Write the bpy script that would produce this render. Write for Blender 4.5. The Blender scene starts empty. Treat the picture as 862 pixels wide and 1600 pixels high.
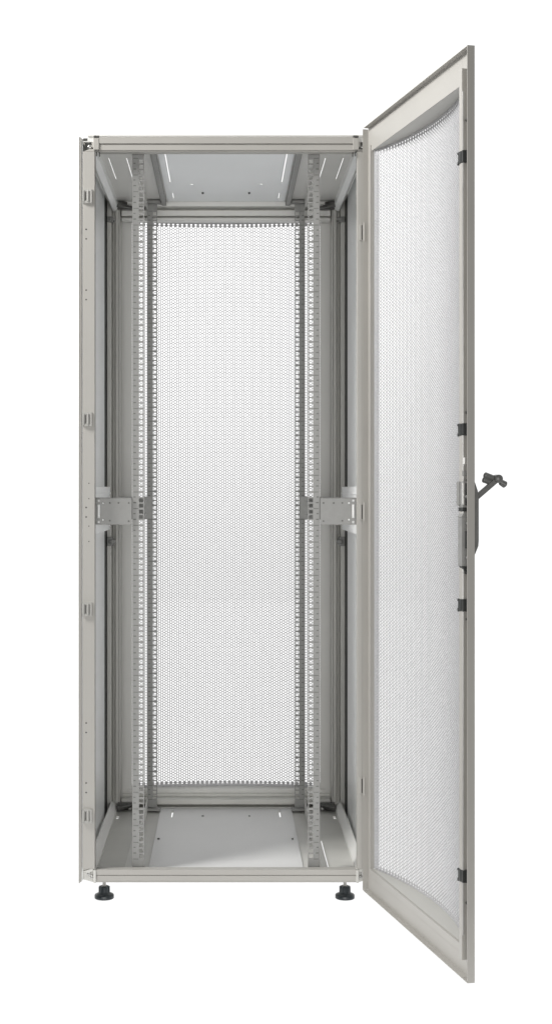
# Free-standing server cabinet with its perforated front door swung open, on a white studio floor.
import bpy, math, random
import numpy as np
random.seed(4)
C = bpy.context.scene.collection
SC = bpy.context.scene
MM = 0.001

# ------------------------------------------------------------------ materials
def principled(name, col, rough=0.45, metal=0.0, spec=0.5, grain=0.03, grain_scale=9.0, bump=0.0, bump_scale=900.0, streak=False):
    m = bpy.data.materials.new(name); m.use_nodes = True
    nt = m.node_tree; nt.nodes.clear()
    out = nt.nodes.new('ShaderNodeOutputMaterial')
    b = nt.nodes.new('ShaderNodeBsdfPrincipled')
    nt.links.new(b.outputs['BSDF'], out.inputs['Surface'])
    b.inputs['Roughness'].default_value = rough
    b.inputs['Metallic'].default_value = metal
    b.inputs['Specular IOR Level'].default_value = spec
    tc = nt.nodes.new('ShaderNodeTexCoord')
    mp = nt.nodes.new('ShaderNodeMapping')
    nt.links.new(tc.outputs['Object'], mp.inputs['Vector'])
    if streak:
        mp.inputs['Scale'].default_value = (1.0, 1.0, 0.12)
    n = nt.nodes.new('ShaderNodeTexNoise')
    n.inputs['Scale'].default_value = grain_scale
    n.inputs['Detail'].default_value = 5.0
    nt.links.new(mp.outputs['Vector'], n.inputs['Vector'])
    r = nt.nodes.new('ShaderNodeValToRGB')
    lo = [max(0, c * (1 - grain)) for c in col]; hi = [min(1, c * (1 + grain)) for c in col]
    r.color_ramp.elements[0].position = 0.3; r.color_ramp.elements[0].color = (*lo, 1)
    r.color_ramp.elements[1].position = 0.7; r.color_ramp.elements[1].color = (*hi, 1)
    nt.links.new(n.outputs['Fac'], r.inputs['Fac'])
    nt.links.new(r.outputs['Color'], b.inputs['Base Color'])
    mr = nt.nodes.new('ShaderNodeMapRange')
    mr.inputs['To Min'].default_value = max(0.05, rough - 0.06); mr.inputs['To Max'].default_value = rough + 0.06
    nt.links.new(n.outputs['Fac'], mr.inputs['Value'])
    nt.links.new(mr.outputs['Result'], b.inputs['Roughness'])
    if bump > 0:
        n2 = nt.nodes.new('ShaderNodeTexNoise'); n2.inputs['Scale'].default_value = bump_scale
        nt.links.new(tc.outputs['Object'], n2.inputs['Vector'])
        bp = nt.nodes.new('ShaderNodeBump'); bp.inputs['Strength'].default_value = bump
        bp.inputs['Distance'].default_value = 0.0004
        nt.links.new(n2.outputs['Fac'], bp.inputs['Height'])
        nt.links.new(bp.outputs['Normal'], b.inputs['Normal'])
    return m

PAINT = principled('light_grey_paint', (0.40, 0.388, 0.362), 0.45, 0, 0.5, 0.035, 5)
PANEL = principled('lit_panel_paint', (0.85, 0.86, 0.855), 0.34, 0, 0.5, 0.02, 5)  # brightness of the lit inner faces put into a paler base colour
LINER = principled('liner_reflection_white', (0.88, 0.905, 0.92), 0.34, 0, 0.5, 0.02, 5)  # ceiling reflection put into a cool, pale base colour
INNER = principled('lit_inner_paint', (0.72, 0.715, 0.69), 0.42, 0, 0.5, 0.02, 7)  # same grey paint, lightened to stand in for more light inside
PLATE = principled('pale_plate_paint', (0.68, 0.68, 0.675), 0.36, 0, 0.5, 0.02, 5)
SHEET = principled('perforated_sheet_paint', (0.50, 0.50, 0.515), 0.40, 0, 0.5, 0.02, 7)
CAP = principled('sheet_cap_paint', (0.50, 0.495, 0.465), 0.42, 0, 0.5, 0.02, 7)
GALV = principled('zinc_plated_steel', (0.27, 0.27, 0.262), 0.48, 0.2, 0.5, 0.07, 45, 0.05, 300)
ALU = principled('anodised_aluminium', (0.58, 0.575, 0.545), 0.42, 0.1, 0.5, 0.04, 14, 0.05, 400, streak=True)
SILVER = principled('bright_zinc', (0.55, 0.545, 0.53), 0.33, 0.7, 0.5, 0.05, 60)
CATCH = principled('dull_zinc_catch', (0.40, 0.395, 0.375), 0.5, 0.0, 0.4, 0.06, 60)
GAP_SHADE = principled('dark_gap_shade', (0.05, 0.05, 0.048), 0.7, 0, 0.3, 0.1, 60)  # shade of the gap behind the side panels, as a dark colour
CAST = principled('dark_cast_metal', (0.10, 0.10, 0.095), 0.40, 0.5, 0.5, 0.2, 80)
DARK = principled('recess_shade_paint', (0.035, 0.034, 0.032), 0.7, 0, 0.3, 0.1, 60)  # painted shade for holes, slots and gaps that are not cut
MARK = principled('stamped_mark_and_slot_shade', (0.13, 0.13, 0.125), 0.6, 0, 0.3, 0.1, 60)  # rail marks, and the painted shadow in the catch slots
BLACK = principled('black_plastic', (0.022, 0.024, 0.023), 0.42, 0, 0.5, 0.15, 70, 0.1, 700)
SLATE = principled('slate_black_plastic', (0.020, 0.026, 0.030), 0.36, 0, 0.5, 0.15, 70, 0.1, 700)
HANDLE = principled('dark_grey_handle', (0.16, 0.16, 0.155), 0.38, 0.1, 0.5, 0.1, 70, 0.1, 700)
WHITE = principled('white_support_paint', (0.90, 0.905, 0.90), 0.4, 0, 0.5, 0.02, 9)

def floor_material():
    # translucent sheet, made up so the added lamp below whitens it without shadows
    m = bpy.data.materials.new('underlit_floor_helper'); m.use_nodes = True
    nt = m.node_tree; nt.nodes.clear()
    out = nt.nodes.new('ShaderNodeOutputMaterial')
    t = nt.nodes.new('ShaderNodeBsdfTranslucent')
    n = nt.nodes.new('ShaderNodeTexNoise'); n.inputs['Scale'].default_value = 3.0
    r = nt.nodes.new('ShaderNodeValToRGB')
    r.color_ramp.elements[0].color = (0.965, 0.965, 0.965, 1); r.color_ramp.elements[1].color = (0.985, 0.985, 0.985, 1)
    nt.links.new(n.outputs['Fac'], r.inputs['Fac']); nt.links.new(r.outputs['Color'], t.inputs['Color'])
    nt.links.new(t.outputs['BSDF'], out.inputs['Surface'])
    return m
OPAL = floor_material()

# ------------------------------------------------------------------ mesh builder (millimetres in, metres out)
class MB:
    def __init__(self): self.v = []; self.f = []; self.m = []
    def add(self, verts, faces, mi=0):
        o = len(self.v); self.v += [tuple(p) for p in verts]
        self.f += [tuple(i + o for i in f) for f in faces]; self.m += [mi] * len(faces)
    def box(self, x0, x1, y0, y1, z0, z1, mi=0):
        x0, x1 = sorted((x0, x1)); y0, y1 = sorted((y0, y1)); z0, z1 = sorted((z0, z1))
        self.add([(x0,y0,z0),(x1,y0,z0),(x1,y1,z0),(x0,y1,z0),(x0,y0,z1),(x1,y0,z1),(x1,y1,z1),(x0,y1,z1)],
                 [(3,2,1,0),(4,5,6,7),(0,1,5,4),(1,2,6,5),(2,3,7,6),(3,0,4,7)], mi)
    def prism(self, poly, axis, a, b, mi=0):
        # poly in the two other axes (x: (y,z); y: (x,z); z: (x,y))
        area = sum(poly[i][0]*poly[(i+1)%len(poly)][1]-poly[(i+1)%len(poly)][0]*poly[i][1] for i in range(len(poly)))
        if area < 0: poly = poly[::-1]
        def P(p, t): return {'x': (t,p[0],p[1]), 'y': (p[0],t,p[1]), 'z': (p[0],p[1],t)}[axis]
        n = len(poly); lo, hi = min(a,b), max(a,b)
        if axis == 'y': lo, hi = hi, lo
        vs = [P(p,lo) for p in poly] + [P(p,hi) for p in poly]
        fs = [tuple(range(n))[::-1], tuple(range(n,2*n))] + [(i,(i+1)%n,n+(i+1)%n,n+i) for i in range(n)]
        self.add(vs, fs, mi)
    def lathe(self, cx, cy, prof, seg=28, mi=0):
        # prof: list of (radius, z), closed with caps
        vs = []; fs = []
        for r, z in prof:
            for k in range(seg):
                a = 2*math.pi*k/seg; vs.append((cx+r*math.cos(a), cy+r*math.sin(a), z))
        for j in range(len(prof)-1):
            for k in range(seg):
                k2 = (k+1) % seg
                fs.append((j*seg+k, j*seg+k2, (j+1)*seg+k2, (j+1)*seg+k))
        fs.append(tuple(range(seg))[::-1]); fs.append(tuple((len(prof)-1)*seg+k for k in range(seg)))
        self.add(vs, fs, mi)
    def rod(self, p, q, r0, r1=None, seg=16, mi=0, squash=1.0, cap=True):
        # round bar between two points with domed ends
        r1 = r0 if r1 is None else r1
        p = np.array(p, float); q = np.array(q, float); d = q-p; L = np.linalg.norm(d); d /= L
        up = np.array((0,0,1.0)) if abs(d[2]) < 0.95 else np.array((1.0,0,0))
        a = np.cross(d, up); a /= np.linalg.norm(a); b = np.cross(a, d) * squash
        st = [(0.0, r0, -0.0)]
        rings = []
        if cap:
            for k in range(3): th = math.pi/2*(k+0.35)/3.0; rings.append((-r0*0.5*math.cos(th), r0*math.sin(th)))
        rings += [(0, r0), (L, r1)]
        if cap:
            for k in range(2,-1,-1): th = math.pi/2*(k+0.35)/3.0; rings.append((L+r1*0.5*math.cos(th), r1*math.sin(th)))
        vs = []; fs = []
        for t, r in rings:
            for k in range(seg):
                an = 2*math.pi*k/seg; vs.append(tuple(p+d*t+a*r*math.cos(an)+b*r*math.sin(an)))
        for j in range(len(rings)-1):
            for k in range(seg):
                k2 = (k+1) % seg; fs.append((j*seg+k,(j+1)*seg+k,(j+1)*seg+k2,j*seg+k2))
        fs.append(tuple(range(seg))); fs.append(tuple((len(rings)-1)*seg+k for k in range(seg))[::-1])
        self.add(vs, fs, mi)
    def plate(self, a0, a1, b0, b1, t0, t1, holes, axis='z', mi=0):
        # flat plate with rectangular holes; (a,b) are x,y for axis z and x,z for axis y
        A = sorted({a0,a1}|{h[0] for h in holes}|{h[1] for h in holes})
        B = sorted({b0,b1}|{h[2] for h in holes}|{h[3] for h in holes})
        A = [a for a in A if a0 <= a <= a1]; B = [b for b in B if b0 <= b <= b1]
        def solid(i, j):
            if i < 0 or j < 0 or i >= len(A)-1 or j >= len(B)-1: return False
            ca = (A[i]+A[i+1])/2; cb = (B[j]+B[j+1])/2
            return not any(h[0] < ca < h[1] and h[2] < cb < h[3] for h in holes)
        idx = {}; vs = []
        def V(i, j, k):
            key = (i,j,k)
            if key not in idx:
                idx[key] = len(vs); t = (t0,t1)[k]
                vs.append((A[i],B[j],t) if axis == 'z' else (A[i],t,B[j]))
            return idx[key]
        fs = []
        for i in range(len(A)-1):
            for j in range(len(B)-1):
                if not solid(i,j): continue
                fs.append((V(i,j,1),V(i+1,j,1),V(i+1,j+1,1),V(i,j+1,1)))
                fs.append((V(i,j,0),V(i,j+1,0),V(i+1,j+1,0),V(i+1,j,0)))
                if not solid(i-1,j): fs.append((V(i,j,0),V(i,j,1),V(i,j+1,1),V(i,j+1,0)))
                if not solid(i+1,j): fs.append((V(i+1,j,0),V(i+1,j+1,0),V(i+1,j+1,1),V(i+1,j,1)))
                if not solid(i,j-1): fs.append((V(i,j,0),V(i+1,j,0),V(i+1,j,1),V(i,j,1)))
                if not solid(i,j+1): fs.append((V(i,j+1,0),V(i,j+1,1),V(i+1,j+1,1),V(i+1,j+1,0)))
        if axis == 'y': fs = [f[::-1] for f in fs]
        self.add(vs, fs, mi)
    def mirror_x(self):
        n = MB(); n.v = [(-x,y,z) for x,y,z in self.v]; n.f = [f[::-1] for f in self.f]; n.m = list(self.m); return n
    def build(self, name, mats, parent=None, bevel=0.0, smooth=False, seg=2, origin=None):
        me = bpy.data.meshes.new(name)
        ox, oy, oz = origin or (0,0,0)
        me.from_pydata([((x-ox)*MM,(y-oy)*MM,(z-oz)*MM) for x,y,z in self.v], [], self.f)
        for m in (mats if isinstance(mats,(list,tuple)) else [mats]): me.materials.append(m)
        me.polygons.foreach_set('material_index', self.m)
        if smooth: me.polygons.foreach_set('use_smooth', [True]*len(self.f))
        me.update()
        o = bpy.data.objects.new(name, me); C.objects.link(o)
        o.location = (ox*MM, oy*MM, oz*MM)
        if parent is not None: o.parent = parent
        if bevel > 0:
            b = o.modifiers.new('edges', 'BEVEL'); b.width = bevel*MM; b.segments = seg
            b.limit_method = 'ANGLE'; b.angle_limit = math.radians(40); b.harden_normals = False
        if smooth:
            e = o.modifiers.new('split', 'EDGE_SPLIT'); e.split_angle = math.radians(38)
        return o

def copy_tree(o, parent=None):
    c = o.copy(); C.objects.link(c)
    if parent is not None: c.parent = parent
    for ch in list(o.children): copy_tree(ch, c)
    return c

def perforated(name, width, height, sag, x_off, z_off, base, parent, mat, col=7.6, web=0.82, thick=1.4, bulge=1):
    """Curved sheet with staggered holes. Local x across, z up; bows in +y. Real holes, real thickness."""
    R = col/1.5; pitch = math.sqrt(3)*R
    nc = int(width//col)+1; nr = int(height//pitch)+1
    ci, ri = np.meshgrid(np.arange(nc), np.arange(nr), indexing='ij')
    cx = (ci.ravel()-(nc-1)/2)*col
    cz = (ri.ravel()+0.5*(ci.ravel() % 2))*pitch+pitch*0.5
    odd = (ci.ravel() % 2) == 1; rr = ri.ravel()
    fill = odd & ((rr >= nr-2) | (rr < 1))             # every second column stops short: a toothed edge
    N = len(cx)
    ang = np.arange(6)*math.pi/3
    ca, sa = np.cos(ang), np.sin(ang)
    ox = cx[:,None]+R*ca; oz = cz[:,None]+R*sa
    wv = np.where(fill, 0.02, web)[:,None]
    ix = cx[:,None]+R*wv*ca; iz = cz[:,None]+R*wv*sa
    half = width/2
    def lift(x): return base+sag*(1-np.clip(np.abs(x)/half,0,1.02)**2)
    blocks = []
    for (xx, zz) in ((ox,oz),(ix,iz)):
        for t in (0.0, thick):
            p = np.stack([xx+x_off, lift(xx)+t-thick/2, zz+z_off], axis=2)
            blocks.append(p.reshape(-1,3))
    V = np.concatenate(blocks)*MM                      # outer0, outer1, inner0, inner1
    n6 = N*6
    k = np.arange(n6).reshape(N,6); k2 = np.roll(k,-1,axis=1)
    o0, o1, i0, i1 = k, k+n6, k+2*n6, k+3*n6
    o0b, o1b, i0b, i1b = k2, k2+n6, k2+2*n6, k2+3*n6
    q = np.concatenate([np.stack([o0,o0b,i0b,i0],2).reshape(-1,4),
                        np.stack([o1,i1,i1b,o1b],2).reshape(-1,4),
                        np.stack([i0,i0b,i1b,i1],2).reshape(-1,4)]).astype(np.int32)
    me = bpy.data.meshes.new(name)
    me.vertices.add(len(V)); me.vertices.foreach_set('co', V.astype(np.float32).ravel())
    me.loops.add(q.size); me.loops.foreach_set('vertex_index', q.ravel())
    me.polygons.add(len(q)); me.polygons.foreach_set('loop_start', np.arange(0,q.size,4,dtype=np.int32))
    try: me.polygons.foreach_set('loop_total', np.full(len(q),4,dtype=np.int32))
    except Exception: pass
    me.materials.append(mat); me.update(calc_edges=True); me.validate()
    o = bpy.data.objects.new(name, me); C.objects.link(o); o.parent = parent
    return o

def curved_strip(mb, x0, x1, z0, z1, half, sag, x_off, base, thick, mi=0, n=24):
    """Solid curved strip that borders a perforated sheet (x measured from the sheet's centre)."""
    def lift(x): return base+sag*(1-min(1.02,abs(x)/half)**2)
    for i in range(n):
        a = x0+(x1-x0)*i/n; b = x0+(x1-x0)*(i+1)/n
        ya, yb = lift(a), lift(b); h = thick/2
        vs = [(a+x_off,ya-h,z0),(b+x_off,yb-h,z0),(b+x_off,yb+h,z0),(a+x_off,ya+h,z0),
              (a+x_off,ya-h,z1),(b+x_off,yb-h,z1),(b+x_off,yb+h,z1),(a+x_off,ya+h,z1)]
        fs = [(3,2,1,0),(4,5,6,7),(0,1,5,4),(2,3,7,6)]
        if i == 0: fs.append((3,0,4,7))
        if i == n-1: fs.append((1,2,6,5))
        mb.add(vs, fs, mi)

# ------------------------------------------------------------------ the cabinet
cab = bpy.data.objects.new('server_cabinet', None); C.objects.link(cab)
cab['label'] = 'tall empty light grey server cabinet on black levelling feet, perforated front door swung open'
cab['category'] = 'server cabinet'

ZT, ZB = 2083, 74          # underside of roof, top of base

# side panels
mb = MB()
mb.box(-402, -398.5, 0, 990, 57, 2098, 1)
mb.box(-398.5, -391, 9, 738, 62, 2094)
mb.box(-398.5, -394.5, 1, 9, 60, 2096, 1)
mb.build('side_panel', [PANEL, PAINT], cab, 1.2)
mb.mirror_x().build('side_panel', [PANEL, PAINT], cab, 1.2)
mb = MB(); mb.box(-398.4, -392.5, 738.5, 930, 64, 2092)  # dark strip added for the shaded gap beside the rear post
mb.build('gap_shade_strip', GAP_SHADE, cab, 1.0); mb.mirror_x().build('gap_shade_strip', GAP_SHADE, cab, 1.0)

# front corner posts; dark discs paint the shade of their punched holes
def front_post():
    mb = MB()
    mb.box(-390.5, -358, 0, 34, 96, 2056)
    for pz in (1844,1818,1678,1652,1084,1058,495,469,331,305):
        mb.rod((-381.5,2,pz),(-381.5,-0.25,pz),2.7,seg=12,mi=1,cap=False)
    for pz in (1150,1108,1033,991):
        mb.rod((-374,2,pz),(-374,-0.2,pz),2.1,seg=12,mi=1,cap=False)
    return mb
fp = front_post()
fp.build('corner_post', [PAINT, DARK], cab, 3.5, seg=3)
fp.mirror_x().build('corner_post', [PAINT, DARK], cab, 3.5, seg=3)

# rear corner posts: grooved extrusion
mb = MB()
mb.box(-392, -377, 850, 925, 62, 2095)
mb.box(-377, -365, 900, 925, 62, 2095)
mb.box(-365, -353.5, 870, 925, 62, 2095)
mb.box(-353.5, -350, 863, 925, 62, 2095)
mb.box(-350, -346.5, 915, 925, 62, 2095)
mb.build('corner_post', ALU, cab, 1.6)
mb.mirror_x().build('corner_post', ALU, cab, 1.6)

# front cross beams
mb = MB()
mb.box(-346, 351, -2.5, 30, 2078, 2095)
mb.box(-346, 351, 4, 30, 2075, 2078)
mb.box(-346, 351, 0, 30, 2060, 2075)
mb.box(-346, 351, 3, 30, 2056, 2060)
mb.box(-346, 351, 8, 30, 2095, 2097)
mb.build('cross_beam', PAINT, cab, 2.6, seg=3)
mb = MB()
mb.box(-354, 356, 0, 30, 79.5, 94)
mb.box(-354, 356, 3, 30, 77.5, 79.5)
mb.box(-354, 356, 0.5, 30, 64, 77.5)
mb.box(-354, 356, 5, 30, 58, 64)
mb.build('cross_beam', PAINT, cab, 2.2, seg=3)
# rear cross beams, ribbed
mb = MB()
mb.box(-346, 346, 846, 925, 2066, 2082.5)
mb.box(-346, 346, 905, 925, 2058, 2066)
mb.box(-346, 346, 876, 925, 2040, 2058)
mb.box(-346, 346, 905, 925, 2034, 2040)
mb.box(-346, 346, 882, 925, 2025, 2034)
mb.build('cross_beam', INNER, cab, 1.8)
mb = MB()
mb.box(-346, 346, 868, 925, 62, 80)
mb.box(-346, 346, 905, 925, 80, 89)
mb.box(-346, 346, 872, 925, 89, 105)
mb.box(-346, 346, 915, 925, 105, 116)
mb.build('cross_beam', ALU, cab, 1.8)

# depth beams along the sides
def depth_beam(top):
    mb = MB()
    if top: poly = [(-374,2096),(-356,2096),(-356,2061),(-370,2052),(-374,2052)]
    else:   poly = [(-380,60),(-358,60),(-358,83),(-376,102),(-380,102)]
    mb.prism(poly, 'y', 36, 866)
    return mb
for top in (True, False):
    d = depth_beam(top)
    mt = PANEL if top else INNER; d.build('depth_beam', mt, cab, 1.5); d.mirror_x().build('depth_beam', mt, cab, 1.5)  # paler paint on the top beams stands in for light from below
# deep side rails at mid height that carry the adapter brackets
mb = MB()
mb.box(-388, -375, 36, 765, 1003, 1141)
mb.box(-375, -372.5, 40, 760, 1118, 1123)
mb.box(-375, -347.2, 42, 46, 1055, 1091); mb.box(-353.2, -347.2, 37.2, 42, 1055, 1091)      # added white tab, painting the bright rail seen through the slot
for (x, z) in ((-350.2,1043.2),(-350.2,1102.2),(-338.5,1095.5),(-338.5,1049.5)): mb.rod((x,44,z),(x,37,z),2.6,seg=12,cap=False)  # white studs added for the bright dots in the bracket's holes
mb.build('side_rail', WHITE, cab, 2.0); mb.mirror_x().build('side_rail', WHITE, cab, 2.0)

# roof with its cut-outs
slots = []
for s in (-1, 1):
    for (x, y0, y1, w) in ((336,203,500,1.9),(284.5,203,480,2.2),(172,70,548,2.8),(170.5,703,804,2.4)):
        slots.append((s*x-w/2, s*x+w/2, y0, y1))
    slots.append((s*107.5-5, s*107.5+5, 553, 569))
mb = MB()
mb.plate(-390, 390, 0, 960, ZT, ZT+2.0, slots, 'z')
mb.box(-378, 392, -1.5, 1.5, ZT+15, ZT+19.5)
mb.box(-378, 392, 1.5, 4, ZT+2, ZT+18.5)
mb.box(-390, 390, 957, 960, ZT-30, ZT+0)
roof = mb.build('roof_panel', INNER, cab, 0)
for s in (-1, 1):
    mb = MB(); mb.rod((s*74,690,ZT-6),(s*74,690,ZT),3.6,seg=12); mb.build('screw', CAST, roof)
# inner liner of the roof's middle bay, reflection put into its colour
mb = MB()
inn = [(h[0],h[1],h[2],h[3]) for h in slots if abs((h[0]+h[1])/2) < 180]
mb.plate(-192, 192, 34, 842, ZT-2.2, ZT-0.4, inn, 'z')
mb.build('roof_liner', LINER, cab, 0)
mb = MB()
mb.box(-211, -196, 34, 845, ZT-16, ZT-2.3); mb.box(-214.5,-211, 34, 845, ZT-5, ZT-0.3)
mb.build('roof_rib', GALV, cab, 1.5); mb.mirror_x().build('roof_rib', GALV, cab, 1.5)

# base: bottom sheet with cut-outs and a lifted middle plate
bslots = []
for s in (-1, 1):
    if s > 0: bslots.append((284.8, 287.4, 60, 422))
    bslots.append((s*174.5-2.5, s*174.5+2.5, 722, 830))
    bslots.append((s*349-4, s*349+4, 722, 735)); bslots.append((s*349-4, s*349+4, 745, 757))
mb = MB()
mb.plate(-390, 390, 30, 866, ZB-2, ZB, bslots, 'z')
mb.box(-390, 390, 31, 33, 60, ZB-2.2)
base = mb.build('base_panel', ALU, cab, 0)
mb = MB()
mb.plate(-215, 215, 34, 862, ZB+3.0, ZB+5.0, [h for h in bslots if abs((h[0]+h[1])/2) < 200], 'z')
plate = mb.build('base_plate', PLATE, cab, 0)
for (x, y, r, m) in ((-75,735,4.2,GALV),(75,735,3.2,GALV),(-203,420,4.0,CAST),(200,420,3.4,CAST)):
    mb = MB(); mb.rod((x,y,ZB+4.6),(x,y,ZB+7),r,seg=12); mb.build('screw', m, plate)

# mounting angles that tie front and rear rails to roof and base
def angle(top):
    mb = MB()
    if top:
        mb.box(-259.5, -257, 70, 838, 2053, ZT-3.2); mb.box(-283, -257, 50, 838, ZT-3, ZT-0.2)
    else:
        mb.box(-259.5, -257, 70, 838, ZB+3.2, 115); mb.box(-283, -257, 40, 838, ZB+0.3, ZB+3)
    return mb
for top in (True, False):
    a = angle(top)
    a.build('mounting_angle', INNER, cab, 0.8); a.mirror_x().build('mounting_angle', INNER, cab, 0.8)

# 19 inch mounting rails, three square holes in every unit
U = 46.1
def rail(y):
    mb = MB()
    holes = []
    z0 = 112.0
    for k in range(42):
        for c in (0.18, 0.5, 0.82):
            zc = z0+(k+c)*U; holes.append((-240.0, -228.5, zc-5.4, zc+5.4))
    mb.plate(-257, -226, ZB+1, ZT-4, y, y+2, holes, 'y')
    mb.box(-258.6, -257, y+0.4, y+34, ZB+1, ZT-4)
    for k in range(43):
        zc = z0+k*U
        mb.box(-255.2, -241.5, y-0.25, y+1, zc-0.9, zc+0.9, 1)                     # unit line
        if k < 42:
            mb.box(-255.2, -248.0, y-0.25, y+1, zc+U*0.36-1.4, zc+U*0.36+1.4, 1)   # small slots
            mb.box(-255.2, -249.5, y-0.25, y+1, zc+U*0.70-1.4, zc+U*0.70+1.4, 1)
    return mb
for y in (46, 838):
    r = rail(y)
    r.build('mounting_rail', [GALV, MARK], cab, 0); r.mirror_x().build('mounting_rail', [GALV, MARK], cab, 0)
# feet of the rear rails
for (z0, z1) in ((ZT-13,ZT-3.4),(ZB+5,ZB+13)):
    mb = MB(); mb.box(-262, -214, 812, 836, z0, z1)
    mb.build('rail_foot', GALV, cab, 1.0); mb.mirror_x().build('rail_foot', GALV, cab, 1.0)

# adapter brackets between posts and rails
def adapter():
    mb = MB()
    holes = [(-354,-346.5,1054,1092),(-353.5,-347,1040,1046.5),(-353.5,-347,1099,1105.5),
             (-341,-336,1093,1098),(-341,-336,1047,1052)]
    mb.plate(-360, -259.5, 1036, 1108, 38, 41, holes, 'y')
    mb.box(-360, -259.5, 38, 62, 1108, 1110.5)
    mb.box(-362.5, -360, 38, 60, 1036, 1108)
    for (x, z) in ((-268,1096),(-268,1046),(-296,1096),(-320,1096),(-320,1047)):
        mb.rod((x,39,z),(x,37.4,z),2.4,seg=12,mi=1,cap=False)
    return mb
a = adapter(); a.build('adapter_bracket', [GALV, MARK], cab, 1.0); a.mirror_x().build('adapter_bracket', [GALV, MARK], cab, 1.0)
mb = MB()
mb.plate(-345, -256.5, 1034, 1108, 832, 835, [(-268,-263,1044,1050),(-268,-263,1092,1098)], 'y')
mb.build('adapter_bracket', [GALV, MARK], cab, 0); mb.mirror_x().build('adapter_bracket', [GALV, MARK], cab, 0)
# splice plates seen through the gap between front and rear rail
mb = MB()
mb.plate(-257, -229.5, 1042, 1110, 560, 563, [(-252.5,-247,1052,1058),(-252.5,-247,1094,1100)], 'y')
mb.box(-257, -255, 563, 838, 1042, 1110)
mb.build('splice_plate', GALV, cab, 0.6); mb.mirror_x().build('splice_plate', GALV, cab, 0.6)

# door catches on the left post
def catch():
    mb = MB()
    mb.box(-391, -365, -3.2, 0.4, -19, 19)
    mb.box(-391, -386.5, -8, -3.2, -16, 16)
    mb.box(-369.5, -365, -9, -3.2, -19, 19)
    mb.box(-386.5, -369.5, -7, -3.2, 13, 19); mb.box(-386.5, -369.5, -7, -3.2, -19, -13)
    mb.box(-384, -381.5, -3.8, -3.2, -11, 11, 1)  # dark strip paints the shadow in the catch's slot
    mb.rod((-376,-7,-14),(-376,-7,14),3.2,seg=14)
    return mb
for zc in (1934, 1325, 806, 242):
    o = catch().build('door_catch', [CATCH, MARK], cab, 2.0); o.location.z = zc*MM

# corner connectors of the frame
def front_corner(top):
    mb = MB()
    if top:
        mb.box(-391, -359, 12, 34, 2058, 2096, 1)                      # recessed casting
        mb.box(-362, -346, -3.5, 30, 2061, 2093)                       # light nose
        mb.box(-366, -358, -2, 20, 2068, 2083)
        mb.box(-361, -346, -3, 20, 2094, 2100, 1)
        mb.prism([(-391,2056.5),(-372,2064),(-359,2064),(-359,2056.5)], 'y', 2, 30)
        mb.prism([(-391,2092),(-384,2076),(-388,2076),(-391,2082)], 'y', 5, 14)
        mb.box(-354,-351.5,-3.9,0,2043,2056,2); mb.box(-347,-344.5,4,9,2044,2056,2)
    else:
        mb.prism([(-391,65),(-360,56.5),(-354.5,56.5),(-354.5,96),(-391,96)], 'y', 9, 34)
        mb.box(-362, -354.5, -3, 20, 58, 93)
        mb.prism([(-391,88),(-372,96),(-362,96),(-362,90),(-378,84)], 'y', 1, 12)
    return mb
def corner_screw(x, y, z, r):
    mb = MB()
    mb.rod((x,y+6,z),(x,y,z),r,seg=18); mb.box(x-r*0.6,x+r*0.6,y-1.9*0+(-r*0.5)-0.3,y,z-0.8,z+0.8,1)
    return mb
for s in (-1, 1):
    for top in (True, False):
        f = front_corner(top)
        if s > 0: f = f.mirror_x()
        o = f.build('corner_connector', [PAINT, CAST if top else CAST, DARK] if top else [ALU, CAST, DARK], cab, 1.4)
        pts = [(372,6,2071,6.2)] if top else [(374,3,83,5.8),(366,2,74,4.2)]
        for (x,y,z,r) in pts: corner_screw(s*x,y,z,r).build('screw', [SILVER, DARK], o, 0, smooth=True)
def rear_corner(top):
    mb = MB(); zc = 2071 if top else 84; n = 10
    ang = [math.pi*0.5*i/n for i in range(n+1)]
    outer = [(-358+58*math.cos(t), 868-58*math.sin(t)) for t in ang]
    inner = [(-358+40*math.cos(t), 868-40*math.sin(t)) for t in ang]
    mb.prism(outer+inner[::-1], 'z', zc-13, zc-5) if top else mb.prism(outer+inner[::-1], 'z', zc+2, zc+10)
    mb.prism([(-358,868)]+inner, 'z', zc-9, zc+9)
    mb.box(-358, -300, 848, 868, zc-14, zc+14)
    return mb
for s in (-1, 1):
    for top in (True, False):
        f = rear_corner(top); f = f if s < 0 else f.mirror_x()
        o = f.build('corner_connector', CAST, cab, 2.0)
        zc = 2071 if top else 84
        for (x, zz) in ((340,2),(316,-3)):
            b = MB(); b.rod((s*x,850,zc+zz),(s*x,838,zc+zz),5.2,seg=12); b.build('screw', SILVER, o, 0, smooth=True)
# panel locks beside the rear posts
for s in (-1, 1):
    for (z, h) in ((961,15),(2022,9)):
        mb = MB()
        mb.box(-391, -371, 838, 866, z-h, z+h); mb.box(-383, -364, 832, 866, z-h*0.45, z+h*0.45)
        mb.rod((-379,838,z),(-379,828,z),5,seg=12)
        (mb if s < 0 else mb.mirror_x()).build('panel_lock', GALV, cab, 1.5)

# levelling feet
def foot(x, y):
    e = MB()
    e.lathe(x, y, [(25.5,0),(27,1.5),(27,9),(25.5,11.5),(20,14),(15.5,16.5),(13.8,20),(13.2,32.5),(11.5,34.5)], 36)
    for k in range(10):
        a = 2*math.pi*k/10+0.3; cx, cy = x+13.5*math.cos(a), y+13.5*math.sin(a)
        e.lathe(cx, cy, [(2.6,17),(2.4,31.5),(1.5,33.5)], 8)
    o = e.build('levelling_foot', SLATE, cab, 0, smooth=True, origin=(x,y,0))
    st = MB(); prof = []
    z = 33.0
    while z < 60: prof += [(4.9,z),(4.1,z+0.9)]; z += 1.8
    st.lathe(0, 0, prof, 20); so = st.build('threaded_stem', SILVER, o)
for (x, y) in ((-337,60),(329,60),(-337,880),(329,880)): foot(x, y)

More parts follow.
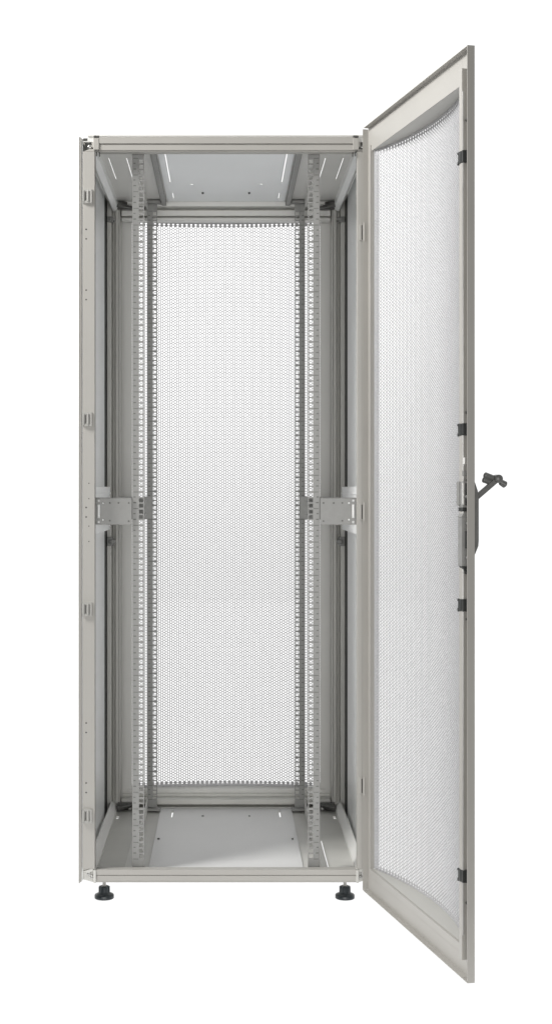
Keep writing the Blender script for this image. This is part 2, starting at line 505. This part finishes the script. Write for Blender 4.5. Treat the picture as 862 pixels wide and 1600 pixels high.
# hinges on the right post
for z in (1835, 1072, 324):
    mb = MB()
    mb.box(362, 371, -4, 2, z-22, z+22); mb.box(368.5, 371.5, -4.4, 0, z-20, z+20, 1)  # dark strip paints the shade in the hinge gap
    mb.rod((376,-8,z-24),(376,-8,z+24),4.2,seg=14)
    mb.build('hinge', [PAINT, DARK], cab, 1.0)

# ------------------------------------------------------------------ rear door
mb = MB()
mb.plate(-395, 395, 45, 2110, 946, 949, [(-316,316,127,2038)], 'y')
mb.box(-395, 395, 949, 966, 45, 47); mb.box(-395, 395, 949, 966, 2108, 2110)
mb.box(-395, -393, 949, 966, 47, 2108); mb.box(393, 395, 949, 966, 47, 2108)
# plates that close the bowed sheet at top and bottom
def crescent(z0, z1, half, sag, base, y0, xoff, n=28):
    pts = [(xoff-half, y0)]
    for i in range(n+1):
        x = -half+2*half*i/n; pts.append((x+xoff, base+sag*(1-(x/half)**2)))
    pts.append((xoff+half, y0))
    return pts
mb.prism(crescent(0,0,316,38,957,949.2,0), 'z', 124.5, 126.5)
mb.prism(crescent(0,0,316,38,957,949.2,0), 'z', 2038.5, 2040.5)
mb.box(-318, -316, 949.2, 958, 127, 2038); mb.box(316, 318, 949.2, 958, 127, 2038)
mb.box(-330, 330, 935, 945.9, 112, 126)
rdoor = mb.build('rear_door', INNER, cab, 0)
perforated('perforated_sheet', 631, 1899, 38, 0, 130, 957, rdoor, SHEET, web=0.78)
for (za, zb) in ((126.6,134.5),(2032,2038.4)):
    mb = MB(); curved_strip(mb, -316, 316, za, zb, 316, 38, 0, 957, 1.9)
    mb.build('sheet_border', SHEET, rdoor)

# ------------------------------------------------------------------ front door, built closed-side-left in its own axes:
# x from hinge to free edge, -y towards its inner face, z up; then hung on its hinge and swung open
W, DZ0, DZ1, LIP = 786.5, 41, 2118, 17.4
RB, RT = 107, 2050                       # inner edges of bottom and top rails
U0, U1 = 30, 730                         # opening
UM = 382.0; HALF = 348.0; SAG = 46.0; BASE = 6.0
mb = MB()
mb.plate(0, W, DZ0, DZ1, -2, 0, [(U0,U1,RB,RT)], 'y')
mb.box(0, 2, -LIP, -2, DZ0, DZ1-3)
mb.box(W-2, W, -LIP, -2, DZ0, DZ1)
mb.box(8, W-34, -LIP, -2, DZ1-2, DZ1); mb.box(W-30, W-2, -LIP, -2, DZ1-2, DZ1)
mb.box(8, W-34, -LIP, -2, DZ0, DZ0+2); mb.box(W-30, W-2, -LIP, -2, DZ0, DZ0+2)
mb.box(U0, U0+2, 0.1, BASE+3, RB+0.1, RT-0.1); mb.box(U1-2, U1, 0.1, BASE+3, RB+0.1, RT-0.1)
mb.box(U0-2, U0+0.5, -5, -2.1, RB-18, RT+16)                      # folded edge round the opening
mb.box(U0+0.5, U1, -6, -2.1, RB-20, RB-1)
fdoor = mb.build('front_door', PAINT, cab, 0)
ANG = math.atan2(-770.0, 161.5)
fdoor.location = (388.6*MM, -6*MM, 0); fdoor.rotation_euler = (0, 0, ANG)
perforated('perforated_sheet', 2*HALF-16, RT-RB-10, SAG, UM, RB+0.5, BASE, fdoor, SHEET, web=0.775, thick=1.2)
mb = MB()
curved_strip(mb, -HALF, HALF, RB+0.2, RB+4.5, HALF, SAG, UM, BASE, 1.9)
curved_strip(mb, -HALF, HALF, RT-5.5, RT-0.2, HALF, SAG, UM, BASE, 1.9)
curved_strip(mb, -HALF, -HALF+20, RB+4.5, RT-5.5, HALF, SAG, UM, BASE, 1.9, n=3)
curved_strip(mb, HALF-20, HALF, RB+4.5, RT-5.5, HALF, SAG, UM, BASE, 1.9, n=3)
mb.build('sheet_border', SHEET, fdoor)
mb = MB()
mb.box(743, 760, -20.5, -2.1, 84, 2074)
mb.build('stiffener', PAINT, fdoor, 1.5)
mb = MB()
mb.box(760.2, 763.4, -19.5, -15, 140, 1090); mb.box(760.2, 763.4, -19.5, -15, 1100, 2022)
for z in (1958,1306,1170,1155,845,212): mb.rod((762,-9,z),(766,-9,z),3.4,seg=12,mi=1)
mb.build('lock_rod', [SILVER, CAST], fdoor, 0.8)
for (z0, z1) in ((RT,RT+2),(RB-2,RB)):
    mb = MB(); mb.prism(crescent(0,0,HALF,SAG,BASE,0.1,UM), 'z', z0, z1)
    mb.build('sheet_cap', CAP, fdoor)
for z in (1876, 1268, 876, 272):
    g = MB()
    g.box(758, 768.5, -21.5, -2.1, -13.5, 13.5)
    g.box(742, 758, -22.8, -20.6, -13.5, 13.5)
    g.box(739, 742.8, -23.5, -16, -15.5, -8); g.box(739, 742.8, -23.5, -16, 8, 13.5)
    g.box(758,769.2,-14,-11,-13.9,13.9)
    o = g.build('rod_guide', BLACK, fdoor, 1.2); o.location.z = z*MM
# lock case inside, swing handle outside
mb = MB()
mb.box(746, 768, -24, -2.1, 963, 1072)
mb.prism([(-25,1072),(-18,1084),(-2.1,1084),(-2.1,1072)], 'x', 744, 766)
mb.box(741, 752, -25.5, -20.5, 1098, 1152)
mb.box(752, 766, -20.9, -2.1, 1086, 1152)
mb.box(768, 773, -16, -2.1, 1003, 1042, 1)
mb.prism([(-23,963),(-2.1,963),(-2.1,945),(-12,945)], 'x', 748, 770, 1)
mb.box(754, 769, -18, -3, 1190, 1206, 2); mb.box(752, 767, -19.5, -4, 1164, 1176)
mb.box(742, 768.5, -22, -4, 1085.5, 1094, 1); mb.box(752, 768, -21.5, -17, 1100, 1150, 2)  # black bar painted in for the dark gap of the mechanism
mb.box(766,768.4,-15,-6,1098,1148,1)
mb.box(739, 741, -25, -21, 1100, 1112, 1); mb.box(739, 741, -25, -21, 1120, 1132, 1); mb.box(739, 741, -25, -21, 1140, 1150, 1)
mb.rod((768,-10,982),(772,-10,982),4,seg=12); mb.rod((766,-12,1118),(771,-12,1118),3.6,seg=12)
mb.rod((768,-10,1058),(771.5,-10,1058),3.6,seg=12)
mb.build('lock_case', [GALV, BLACK, SILVER], fdoor, 1.2)
mb = MB()
mb.prism([(0.1,986),(5,988),(13.5,1008),(14.5,1020),(14.5,1112),(12,1132),(5,1152),(0.1,1154)], 'x', 748, 776)
hd = mb.build('door_handle', HANDLE, fdoor, 2.5)
mb = MB()
def bar(mb, p, q, wu, wz, mi=0):
    # rectangular bar between two points in a plane of constant x-ish
    p = np.array(p,float); q = np.array(q,float); d = (q-p)/np.linalg.norm(q-p)
    a = np.array((1.0,0,0)); a -= d*np.dot(a,d); a /= np.linalg.norm(a); b = np.cross(d,a)
    vs = []
    for c in (p,q):
        for sa, sb in ((-1,-1),(1,-1),(1,1),(-1,1)): vs.append(tuple(c+a*sa*wu/2+b*sb*wz/2))
    mb.add(vs, [(3,2,1,0),(4,5,6,7),(0,1,5,4),(1,2,6,5),(2,3,7,6),(3,0,4,7)], mi)
bar(mb, (762,8,1112), (762,62,1156), 11, 11.5)
mb.rod((752,63,1158),(772,63,1158),9.5,seg=20)
mb.rod((757,36,1166),(757,57,1159),7.0,6.5,seg=18)
mb.rod((757,33,1156),(757,52,1149),7.0,6.5,seg=18)
mb.rod((766,70,1150),(766,79,1145),7.4,8.4,seg=18,squash=0.95)
mb.build('handle_lever', HANDLE, fdoor, 2.0, smooth=False)

# ------------------------------------------------------------------ white floor: made-up translucent sheet over an added lamp
fl = MB(); fl.add([(-2500,-1150,0),(2500,-1150,0),(2500,11200,0),(-2500,11200,0)], [(0,1,2,3)])
fl = fl.build('floor', OPAL); fl['kind'] = 'structure'; fl['label'] = 'seamless white floor whitened by an added lamp below'

# ------------------------------------------------------------------ light
w = bpy.data.worlds.new('World'); SC.world = w; w.use_nodes = True
nt = w.node_tree; nt.nodes.clear()
out = nt.nodes.new('ShaderNodeOutputWorld'); bg = nt.nodes.new('ShaderNodeBackground')
tc = nt.nodes.new('ShaderNodeTexCoord'); sp = nt.nodes.new('ShaderNodeSeparateXYZ')
nt.links.new(tc.outputs['Generated'], sp.inputs['Vector'])
r1 = nt.nodes.new('ShaderNodeMapRange'); r1.interpolation_type = 'SMOOTHSTEP'
r1.inputs['From Min'].default_value = -0.30; r1.inputs['From Max'].default_value = 0.45
r1.inputs['To Min'].default_value = 0.03; r1.inputs['To Max'].default_value = 1.0      # dark studio behind the camera, white sweep behind the cabinet
nt.links.new(sp.outputs['Y'], r1.inputs['Value'])
bg.inputs['Color'].default_value = (1.0, 1.0, 1.0, 1)
r2 = nt.nodes.new('ShaderNodeMapRange'); r2.interpolation_type = 'SMOOTHSTEP'
r2.inputs['From Min'].default_value = -0.08; r2.inputs['From Max'].default_value = 0.14
r2.inputs['To Min'].default_value = 1.03; r2.inputs['To Max'].default_value = 1.32     # the sweep is lit brighter towards its top
nt.links.new(sp.outputs['Z'], r2.inputs['Value'])
mul = nt.nodes.new('ShaderNodeMath'); mul.operation = 'MULTIPLY'
nt.links.new(r1.outputs['Result'], mul.inputs[0]); nt.links.new(r2.outputs['Result'], mul.inputs[1])
nt.links.new(mul.outputs['Value'], bg.inputs['Strength'])
nt.links.new(bg.outputs['Background'], out.inputs['Surface'])

from mathutils import Vector
def area(name, loc, target, size, power, col=(1,1,1)):
    L = bpy.data.lights.new(name, 'AREA'); L.shape = 'RECTANGLE'; L.size, L.size_y = size; L.energy = power; L.color = col
    o = bpy.data.objects.new(name, L); C.objects.link(o); o.location = loc
    o.rotation_euler = (Vector(target)-Vector(loc)).to_track_quat('-Z', 'Y').to_euler()
    return o


area('added_underfloor_fill', (0, 5.05, -0.12), (0, 5.05, 1), (5.8, 12.5), 142)  # added beneath the floor to keep it white under the cabinet
area('softbox_lamp', (-2.2, -1.0, 3.4), (0.2, 0.0, 1.7), (0.9, 0.9), 130, (1.0, 0.99, 0.97))
area('softbox_lamp', (0.0, -5.2, 1.05), (0.0, 0.4, 1.15), (4.2, 1.8), 135, (1.0, 0.99, 0.97))

# ------------------------------------------------------------------ camera
cam = bpy.data.cameras.new('camera'); co = bpy.data.objects.new('camera', cam); C.objects.link(co)
co.location = (0, -4.1, 1.138); co.rotation_euler = (math.radians(90), 0, 0)
cam.sensor_fit = 'HORIZONTAL'; cam.sensor_width = 36.0
cam.lens = 2347.25/862*36.0
cam.shift_x = (431-353)/862; cam.shift_y = -(800-762)/862
cam.clip_start = 0.05; cam.clip_end = 500
SC.camera = co
SC.view_settings.view_transform = 'Standard'; SC.view_settings.look = 'None'
SC.view_settings.exposure = 0.0; SC.view_settings.gamma = 1.0
SC.cycles.max_bounces = 10; SC.cycles.diffuse_bounces = 6
